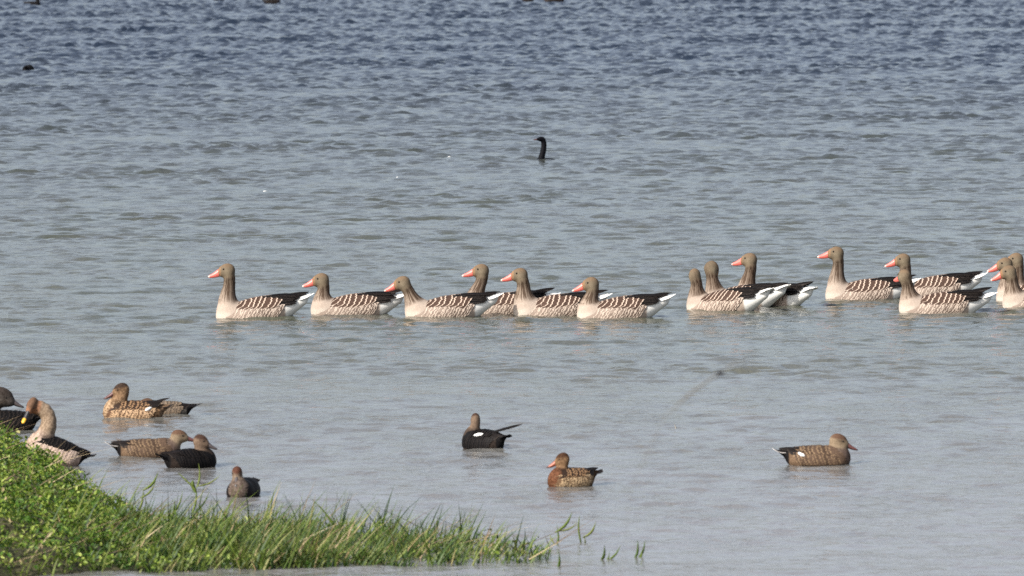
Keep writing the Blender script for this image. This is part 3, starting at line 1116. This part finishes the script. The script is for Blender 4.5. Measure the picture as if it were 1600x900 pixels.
def scatter(n, rng, cond):
    pts = []
    tot = 0
    while tot < n:
        P = np.stack([rng.uniform(-4.6, 0.5, n), rng.uniform(37.8, 55, n)], 1)
        P = P[cond(P, rng)]
        pts.append(P)
        tot += len(P)
    return np.concatenate(pts)[:n]


def build_vegetation():
    rng = np.random.default_rng(77)

    # upright blades, mostly on the low spit
    def c1(P, r):
        d = poly_sd(P, BANK)
        x, y = P.T
        keep = smooth(x, -2.5, -1.2) * 0.96 + 0.03
        keep = keep * np.where(x > -0.9, 0.68 - 0.45 * smooth(x, -0.9, 0.15), 1)
        cl = smooth(lump(x, y, 8, 0.10, 0.45), -0.5, 1.0) * 0.93 + 0.07
        edge = smooth(d, -0.03 - 0.06 * r.random(len(x)), 0.05)
        return (d > -0.12) & (r.random(len(x)) < keep * cl * edge)
    P = scatter(11500, rng, c1)
    n = len(P)
    z = np.maximum(bank_h(P), -0.06)
    hgt = rng.gamma(3.2, 0.027, n) * (0.72 + 0.35 * smooth(P[:, 0], -3.0, -1.6)) * (1 - 0.25 * smooth(P[:, 0], -0.6, 0.2))
    hgt *= 1 + 0.32 * lump(P[:, 0], P[:, 1], 21, 0.12, 0.5)
    hgt = np.clip(hgt, 0.03, 0.30)
    az = rng.normal(0.20, 1.2, n)
    az = np.where(rng.random(n) < 0.3, rng.uniform(0, 6.28, n), az)
    rnd = np.clip(rng.beta(1.3, 1.6, n) + 0.16 * lump(P[:, 0], P[:, 1], 31, 0.3, 1.2), 0, 1)
    V, Q, A = grass_blades(np.column_stack([P, z]), hgt, rng.uniform(0.005, 0.013, n), az, rng.uniform(0.1, 0.75, n), rng.uniform(0, 0.5, n), rnd)
    o = np_mesh('grass', V, Q, M['grass'], None, {'fvec': A})
    o['kind'] = 'stuff'
    o['label'] = 'upright green grass blades on the low spit of the bank'
    o['category'] = 'grass'

    # creeping leafy cover on the mound
    def c2(P, r):
        d = poly_sd(P, BANK)
        x, y = P.T
        keep = 1 - 0.90 * smooth(x, -1.9, -0.9)
        cl = smooth(lump(x, y, 12, 0.12, 0.5), -1.1, 0.4) * 0.85 + 0.15
        return (d > 0.0) & (r.random(len(x)) < keep * cl)
    P = scatter(60000, rng, c2)
    n = len(P)
    cl = lump(P[:, 0], P[:, 1], 12, 0.15, 0.6)
    left = smooth(P[:, 0], -1.8, -2.8)
    hh = (0.012 + rng.random(n) ** 1.2 * (0.055 + 0.03 * left)) * (1 + 0.35 * np.clip(cl, -1.5, 1.5))
    C = np.column_stack([P, bank_h(P) + np.clip(hh, 0.005, 0.15)])
    az = rng.uniform(0, 2 * math.pi, n)
    el = rng.normal(0.45, 0.45, n)
    L = rng.uniform(0.013, 0.036, n)
    W = L * rng.uniform(0.35, 0.65, n)
    f = np.stack([np.cos(az) * np.cos(el), np.sin(az) * np.cos(el), np.sin(el)], 1)
    s = np.stack([-np.sin(az), np.cos(az), 0 * az], 1)
    rl = rng.normal(0, 0.5, n)
    up = np.cross(f, s)
    s = s * np.cos(rl)[:, None] + up * np.sin(rl)[:, None]
    up = np.cross(f, s)
    prof = [(0.0, 0.0, 0), (0.35, 1, 0.10), (0.72, 0.75, 0.10), (1.0, 0.0, -0.1)]
    V = np.zeros((n, 6, 3))
    V[:, 0] = C
    V[:, 1] = C + f * (L * .35)[:, None] + s * (W * .5)[:, None] + up * (L * .08)[:, None]
    V[:, 2] = C + f * (L * .75)[:, None] + s * (W * .38)[:, None] + up * (L * .03)[:, None]
    V[:, 3] = C + f * L[:, None] - up * (L * .12)[:, None]
    V[:, 4] = C + f * (L * .75)[:, None] - s * (W * .38)[:, None] + up * (L * .03)[:, None]
    V[:, 5] = C + f * (L * .35)[:, None] - s * (W * .5)[:, None] + up * (L * .08)[:, None]
    A = np.zeros((n, 6, 3))
    A[..., 2] = np.clip(rng.beta(2.2, 2.3, n) * 0.9 + 0.05 + 0.16 * lump(P[:, 0], P[:, 1], 41, 0.12, 0.6), 0, 1)[:, None]  # clump-wise leaf tone; the dark end paints shaded gaps between clumps
    j = np.arange(n)[:, None] * 6
    Q = np.concatenate([j + np.array([[0, 1, 2, 3]]), j + np.array([[0, 3, 4, 5]])])
    o = np_mesh('ground_cover', V.reshape(-1, 3), Q, M['leaves'], None, {'fvec': A.reshape(-1, 3)})
    o['kind'] = 'stuff'
    o['label'] = 'low leafy green plants creeping over the mound of the bank'
    o['category'] = 'ground cover'


build_vegetation()


def sprig(px, py, stems, label, seed, name='grass_sprig', group='grass sprigs standing out of the shallow water'):
    """a few countable stems with blades; stems: (dx px, dy px up, width m, rnd)"""
    rng = np.random.default_rng(seed)
    c = at(px, py)
    s = (py - HOR) / CAM_H
    root = empty(name, c, 0, label, 'grass sprig', group)
    for (x0, z0, x1, z1, w, rn) in stems:
        a = np.array([x0 / s, rng.normal(0, 0.01), z0 / s - (0.02 if z0 <= 0 else 0)])
        b = np.array([x1 / s, rng.normal(0, 0.03), z1 / s])
        n = 6
        V, A = [], []
        for i in range(n):
            t = i / (n - 1)
            p = a + (b - a) * t + np.array([0.012 * math.sin(t * math.pi), 0, -0.012 * math.sin(t * math.pi)]) * (1 if x1 > x0 else -1)
            ww = 0.75 * w * (0.55 + 0.9 * math.sin(math.pi * min(1, t * 0.9 + 0.1))) * (1 - t ** 4) * 0.5 + 0.0004
            d = (b - a) / np.linalg.norm(b - a)
            sd = np.cross(d, (0, 1, 0.15))
            sd /= np.linalg.norm(sd)
            nn = np.cross(sd, d)
            for q in (sd * ww, nn * 0.0015, -sd * ww, -nn * 0.0015):
                V.append(p + q)
                A.append((0, t, min(0.8, rn + 0.28)))
        Q = []
        for i in range(n - 1):
            for j in range(4):
                Q.append((4 * i + j, 4 * i + (j + 1) % 4, 4 * i + 4 + (j + 1) % 4, 4 * i + 4 + j))
        link_mesh('blade', V, Q, M['grass'], root, True, {'fvec': np.array(A)})
    return root


sprig(868, 850, [(0, 0, 2, 30, .010, .2), (0, 18, 26, 52, .014, .3), (4, 20, 34, 34, .008, .5), (2, 0, -8, 14, .006, .9)],
      'tall forked grass sprig just off the tip of the grassy spit', 1)
sprig(909, 848, [(0, 0, -3, 44, .009, .35), (2, 8, 22, 36, .012, .5), (1, 0, 3, 12, .008, .95)],
      'thin V shaped sprig whose left blade stands straight up, in open water', 2)
sprig(938, 873, [(-2, 0, 6, 24, .014, .15), (4, 0, 32, 22, .010, .25), (2, 0, 14, 12, .008, .3)],
      'low sprig with one blade bent far over to the right', 3)
sprig(991, 870, [(-2, 0, 5, 28, .012, .1), (2, 0, 17, 26, .012, .15), (2, 0, 12, 12, .008, .3)],
      'rightmost grass sprig, a small dark V alone in the water', 4)
sprig(868, 885, [(0, 0, 5, 24, .013, .15)], 'single short blade in the water below the forked sprig', 5)
sprig(298, 800, [(0, 0, 8, 40, .012, .35), (8, 36, -20, 62, .008, .4), (9, 38, 12, 76, .010, .4), (10, 40, 46, 58, .008, .5), (8, 30, 4, 50, .022, .25), (0, 0, 30, 34, .009, .3)],
      'tall branching stalk rising above the bank in front of the grey duck', 6, group='tall grass stalks along the bank')
sprig(212, 798, [(0, 0, 12, 34, .012, .4), (12, 32, 36, 62, .014, .3), (8, 20, 32, 48, .010, .4)],
      'leaning stalk with long blades at the end of the leafy mound', 7, group='tall grass stalks along the bank')
sprig(262, 812, [(0, 0, 12, 34, .016, .15), (4, 6, 24, 46, .010, .3)],
      'short dark blade pair between the two tall bank stalks', 8, group='tall grass stalks along the bank')

def build_litter():
    rng = np.random.default_rng(5)

    def c3(P, r):
        d = poly_sd(P, BANK)
        return (d > -0.04) & (d < 0.9) & (r.random(len(d)) < smooth(lump(P[:, 0], P[:, 1], 19, 0.2, 0.8), -0.6, 1.2))
    P = scatter(1100, rng, c3)
    n = len(P)
    V, Q, A = grass_blades(np.column_stack([P, np.maximum(bank_h(P), 0) + rng.uniform(0.005, 0.06, n)]), rng.uniform(0.04, 0.16, n), rng.uniform(0.004, 0.010, n),
                           rng.uniform(0, 6.28, n), rng.uniform(1.0, 4.0, n), rng.uniform(0, 0.4, n), rng.random(n))
    m = leaf_mat('dead_grass', [(0.0, (0.05, 0.032, 0.018)), (0.35, (0.12, 0.08, 0.045)), (0.7, (0.26, 0.19, 0.11)), (0.9, (0.38, 0.30, 0.18)), (1.0, (0.45, 0.38, 0.25))], 0.1)
    o = np_mesh('dead_grass', V, Q, m, None, {'fvec': A})
    o['kind'] = 'stuff'
    o['label'] = 'dry brown grass litter lying among the green blades'
    o['category'] = 'dead grass'


build_litter()

# twig standing out of open water
def twig(px, py, pts, label, knob=None, rad=0.006):
    c = at(px, py)
    s = (py - HOR) / CAM_H
    root = empty('twig', c, 0, label, 'twig')
    m = simple_mat('weathered_twig', (0.24, 0.225, 0.20), 0.9)
    V, Q = [], []
    n = len(pts)
    for i, (x, z, r) in enumerate(pts):
        for j in range(7):
            a = 2 * math.pi * j / 7
            V.append((x / s + math.cos(a) * r * 0.6, math.sin(a) * r, z / s - math.cos(a) * r * 0.6))
    for i in range(n - 1):
        for j in range(7):
            Q.append((7 * i + j, 7 * i + (j + 1) % 7, 7 * i + 7 + (j + 1) % 7, 7 * i + 7 + j))
    Q.append(tuple(range(7)))
    Q.append(tuple(range(7 * n - 1, 7 * n - 8, -1)))
    link_mesh('stem', V, Q, m, root)
    if knob:
        kv, kq = sphere_geo(knob[2], 12, 8)
        kv = [(x * 1.15, y, z * 0.85 + 0.15 * x) for x, y, z in kv]
        k = link_mesh('knot', kv, kq, simple_mat('dark_knot', (0.05, 0.045, 0.045), 0.9), root)
        k.location = (knob[0] / s, 0, knob[1] / s)


def reed():
    """tall thin reed standing in the shallows well in front of the geese, so it lies out of focus"""
    D = 20.0
    k = FPX / D * 1.0

    def pt(px, py):
        v = 450 - py
        dy = FPX * math.cos(PITCH) + v * math.sin(PITCH)
        dz = -FPX * math.sin(PITCH) + v * math.cos(PITCH)
        return np.array([(px - 800) * D / dy, 0.0, CAM_H + dz * D / dy])
    root_x = pt(940, 900)[0]
    path = [np.array([root_x - 0.10, 0, -0.3]), np.array([root_x - 0.04, 0, 0.9]), pt(985, 760), pt(1040, 650), pt(1075, 618), pt(1105, 596), pt(1128, 581), pt(1150, 566), pt(1178, 552)]
    rad = [.0008, .0006, .0005, .0007, .0022, .0022, .0018, .0014, .0004]
    base = path[0].copy()
    root = empty('reed_stem', (base[0], D, base[2]), 0, 'thin slanting reed stem with a dark knot, blurred in front of the open water', 'reed')
    m = simple_mat('dry_reed', (0.13, 0.12, 0.10), 0.9)
    V, Q = [], []
    for p, r in zip(path, rad):
        for j in range(6):
            a = 2 * math.pi * j / 6
            q = p - base
            V.append((q[0] + math.cos(a) * r, math.sin(a) * r, q[2] - math.cos(a) * r * 0.8))
    for i in range(len(path) - 1):
        for j in range(6):
            Q.append((6 * i + j, 6 * i + (j + 1) % 6, 6 * i + 6 + (j + 1) % 6, 6 * i + 6 + j))
    link_mesh('stem', V, Q, m, root)
    kv, kq = sphere_geo(0.0085, 12, 8)
    kv = [(x * 1.2, y, z * 0.9 + 0.2 * x) for x, y, z in kv]
    kn = link_mesh('knot', kv, kq, simple_mat('dark_knot', (0.015, 0.013, 0.015), 0.9), root)
    kn.location = pt(1125, 583) - base


reed()
twig(1056, 670, [(0, -4, .006), (0, 2, .012), (-1, 5, .008), (-3, 9, .002)], 'tiny dark twig tip poking out of the water below the slanting reed')

# ================================================================== GEESE
G = goose
G('leading grey goose at the far left, neck straight up and tail raised', 338, 496, (356, 421), var=0)
G('second goose of the line, head low and tucked back, right behind the leading goose', 486, 491, (500, 438), var=1, hpitch=0.05)
G('third goose of the line, neck leaning forward over its breast', 634, 494, (629, 441), var=2, hpitch=0.10, shade=1.0)
G('goose half hidden behind the raised tail of the third goose', 722, 489, (749, 424), var=3)
G('middle goose of the middle trio, its bill over the wing of the goose behind', 803, 492, (811, 430), var=1, thick=1.1)
G('front goose of the middle trio, fully in view with white rear to the right', 902, 496, (924, 443), var=2, hpitch=0.04)
G('nearest goose of the dark trio, head turned away from the camera', 1076, 484, (1088, 430), var=0, yaw=-0.50, hyaw=-0.95, hpitch=0.15, shade=0.9)
G('goose of the dark trio whose bill points down to the right', 1103, 477, (1115, 420), var=2, yaw=-0.50, hyaw=-2.25, hpitch=0.95, shade=0.8)
G('farthest goose of the dark trio, pink bill in profile', 1152, 476, (1170, 408), var=3, yaw=-0.62, hyaw=0.30)
G('tallest goose on the right, neck upright, bill held level', 1290, 467, (1306, 396), var=1, hpitch=-0.08)
G('goose right of the tallest one, its breast hidden by a nearer neck', 1397, 462, (1413, 405), var=0)
G('near goose on the right with its bill turned away, in front of two others', 1405, 488, (1412, 433), var=3, hyaw=-1.05)
G('goose at the right edge, its face just behind the front bill', 1557, 471, (1572, 412), var=2, hpitch=0.08, thick=1.0)
G('front goose at the right edge with its whole bill and eye in view', 1567, 481, (1576, 426), var=1, hpitch=0.15)
G('goose at the right edge whose face is hidden behind two nearer heads', 1572, 467, (1590, 404), var=0, hpitch=0.05)

# ================================================================== DUCKS ON THE WATER
W = 'ducks on the water'
duck('mottled brown duck facing left with a white wing spot, by the upper left', 209, 653, (0.082, 0, 0.180), 'hen', -1, spec=True, hpitch=0.22, hyaw=0.10, quill_up=0.035, neck_fat=1.15, group=W)
duck('pale grey duck with a black tail, half hidden behind the mottled brown duck', 252, 648, (0.10, 0, 0.085), 'greyrear', -1, group=W, scale=(0.98, 0.9, 0.80), hpitch=0.6, quill_up=-0.02)
duck('long brown duck facing right, white tail edge to the left, head behind its neighbour', 230, 713, (0.205, 0, 0.124), 'drake', 1, group=W, scale=0.95, nbase=(0.150, 0, 0.045), yaw=0.12)
duck('dark backed duck facing right in front of the long brown duck', 297, 729, (0.075, -0.02, 0.156), 'dark', 1, yaw=0.50, hyaw=-0.55, hpitch=0.15, spec=False, scale=(0.85, 0.9, 0.95), group=W,
     neck_pts=[(0.11, 0, .045), (0.12, -0.01, .08), (0.07, -0.01, .10)], neck_fat=1.0)
duck('grey duck facing the camera just beyond the tall bank stalk', 381, 775, (0.100, -0.02, 0.150), 'charcoal', -1, yaw=1.38, hyaw=0.18, hpitch=0.45, scale=0.92, group=W, head_scale=1.0, neck_fat=0.95, quill_up=-0.03)
duck('black duck with a bright white wing spot and one long feather sticking out', 756, 701, (0.090, 0, 0.160), 'dark', -1, yaw=-0.75, hyaw=-0.55, hpitch=0.35, spec=True, sp_at=(0.055, -0.12), scale=(0.80, 0.9, 1.06),
     streamer=((-0.05, 0.02, 0.088), (-0.40, 0.0, 0.158)), quill_up=-0.015, group=W, head_scale=1.05)
duck('rusty breasted duck facing left with an orange bill, in the lower middle', 893, 759, (0.082, 0, 0.162), 'rufous', -1, yaw=0.50, hyaw=-0.55, hpitch=0.15, scale=(0.75, 0.9, 0.94), group=W, quill_up=0.01, neck_fat=0.9,
     neck_pts=[(0.11, 0, .045), (0.11, 0, .08), (0.065, 0, .10)])
duck('brown duck facing right with an orange edged bill, alone at the lower right', 1277, 725, (0.128, 0, 0.135), 'drake', 1, hpitch=0.18, spec=True, group=W, head_scale=1.2, neck_fat=1.1)

# ducks on the bank at the left edge
B_ = 'ducks resting at the bank'
duck('grey headed dark duck cut by the left edge, resting behind the bank', 3, 672, (0.0, 0.0, 0.185), 'greyhead', -1, yaw=0.2, hyaw=2.9, hpitch=0.2, group=B_, scale=1.12, head_scale=1.5,
     neck_pts=[(0.10, 0, .05), (0.09, 0, .12), (0.03, 0, .13)])
duck('pale breasted duck with orange face and yellow bill tip at the bank', 82, 716, (0.250, 0.0, 0.222), 'pale', -1, yaw=0.2, hyaw=1.1, hpitch=0.75, z=0.05, tilt=-0.35, group=B_,
     neck_pts=[(0.12, 0, .05), (0.075, 0, .12), (0.085, 0, .25)], scale=(0.9, 1.1, 1.15), head_scale=1.0, neck_fat=1.3)

# ================================================================== CORMORANT
def cormorant(px, py):
    c = at(px, py)
    s = (py - HOR) / CAM_H
    root = empty('cormorant', c, math.pi + 0.55, 'slim black cormorant low in the water, neck straight up behind the geese', 'cormorant')
    nk = bezier([(0.03, 0, 0.0), (-0.02, 0, 0.10), (-0.045, 0, 0.26), (0.035, 0, 0.240)], 9)

    def f(p):
        d = sd_ell(p, (-0.03, 0, -0.030), (0.17, 0.07, 0.052))
        for i in range(8):
            d = smin(d, sd_cone(p, nk[i], nk[i + 1], 0.032 - 0.011 * i / 8, 0.032 - 0.011 * (i + 1) / 8), 0.02)
        return smin(d, sd_ell(p, (0.045, 0, 0.238), (0.040, 0.021, 0.021)), 0.015)
    V, Q = surface_net(f, (-0.22, -0.1, -0.1), (0.16, 0.1, 0.3), 0.006)
    np_mesh('body', V, Q, simple_mat('black_plumage', (0.004, 0.004, 0.006), 0.6, 0.05), root)
    bv, bq, ba = bill_geo(0.055, 0.016, 0.012, 0.005, 0.006, 0.002)
    b = link_mesh('bill', bv, bq, M['bill_brown'], root, True, {'fvec': np.array(ba)})
    b.location = (0.078, 0, 0.236)
    for sd in (1, -1):
        ev, eq = sphere_geo(0.004)
        e = link_mesh('eye', ev, eq, M['eye'], root)
        e.location = (0.058, sd * 0.018, 0.243)


cormorant(848, 250)

# ================================================================== FAR BIRDS
g = 'far birds along the top of the picture'
duck('black coot at the top left, head to the right', 51, 9, (0.13, 0, 0.135), 'coot', 1, name='coot', cat='coot', group=g, scale=0.82, h=0.009, bill=(0.03, 0.018, 0.012, 0.004, 0.006, 0.004))
duck('greyish duck on the top edge with a dark upright neck at its right end', 425, 6, (0.17, 0, 0.14), 'fardark', 1, group=g, scale=0.9, h=0.009)
duck('small dark duck at the top centre, left of the brown and grey duck', 824, 3, (0.12, 0, 0.14), 'fardark', -1, group=g, scale=0.65, h=0.009)
duck('brown and grey duck at the top centre', 866, 4, (0.12, 0, 0.14), 'fartan', 1, group=g, scale=1.05, h=0.009)
duck('dark duck at the top right, alone', 1356, 1, (0.12, 0, 0.14), 'fardark', 1, group=g, scale=0.9, h=0.009)
duck('brown duck on the top edge, just left of the greyish duck', 342, 1, (0.12, 0, 0.14), 'fartan', -1, group=g, scale=0.6, h=0.009)
duck('small round dark bird alone in the upper left, seen end on', 44, 112, (0.04, 0, 0.075), 'fardark', 1, yaw=1.45, group=g, scale=0.9, h=0.009, nbase=(0.06, 0, 0.03))

# ================================================================== SMALL FLOATING THINGS
def floating_feather(px, py, rz, label):
    c = at(px, py)
    V, Q, A = blades([((-0.018, 0, 0.001), (0.018, 0, 0.004), 0.006, 0.004, (0, 0, 1), 0.5)])
    o = np_mesh('floating_feather', V, Q, M['white_feather'], None, {'fvec': A})
    o.location = (c.x, c.y, 0.012)
    o.rotation_euler = (0.3, 0, rz)
    o['label'] = label
    o['category'] = 'feather'
    o['group'] = 'small white feathers drifting on the water'


floating_feather(702, 247, 0.3, 'white speck of feather drifting left of the cormorant')
floating_feather(621, 279, 1.1, 'white speck of feather drifting lower left of the cormorant')
floating_feather(414, 301, 0.0, 'white speck of feather drifting above the leading goose')
floating_feather(604, 159, 0.6, 'white speck of feather, the farthest one out on the water')
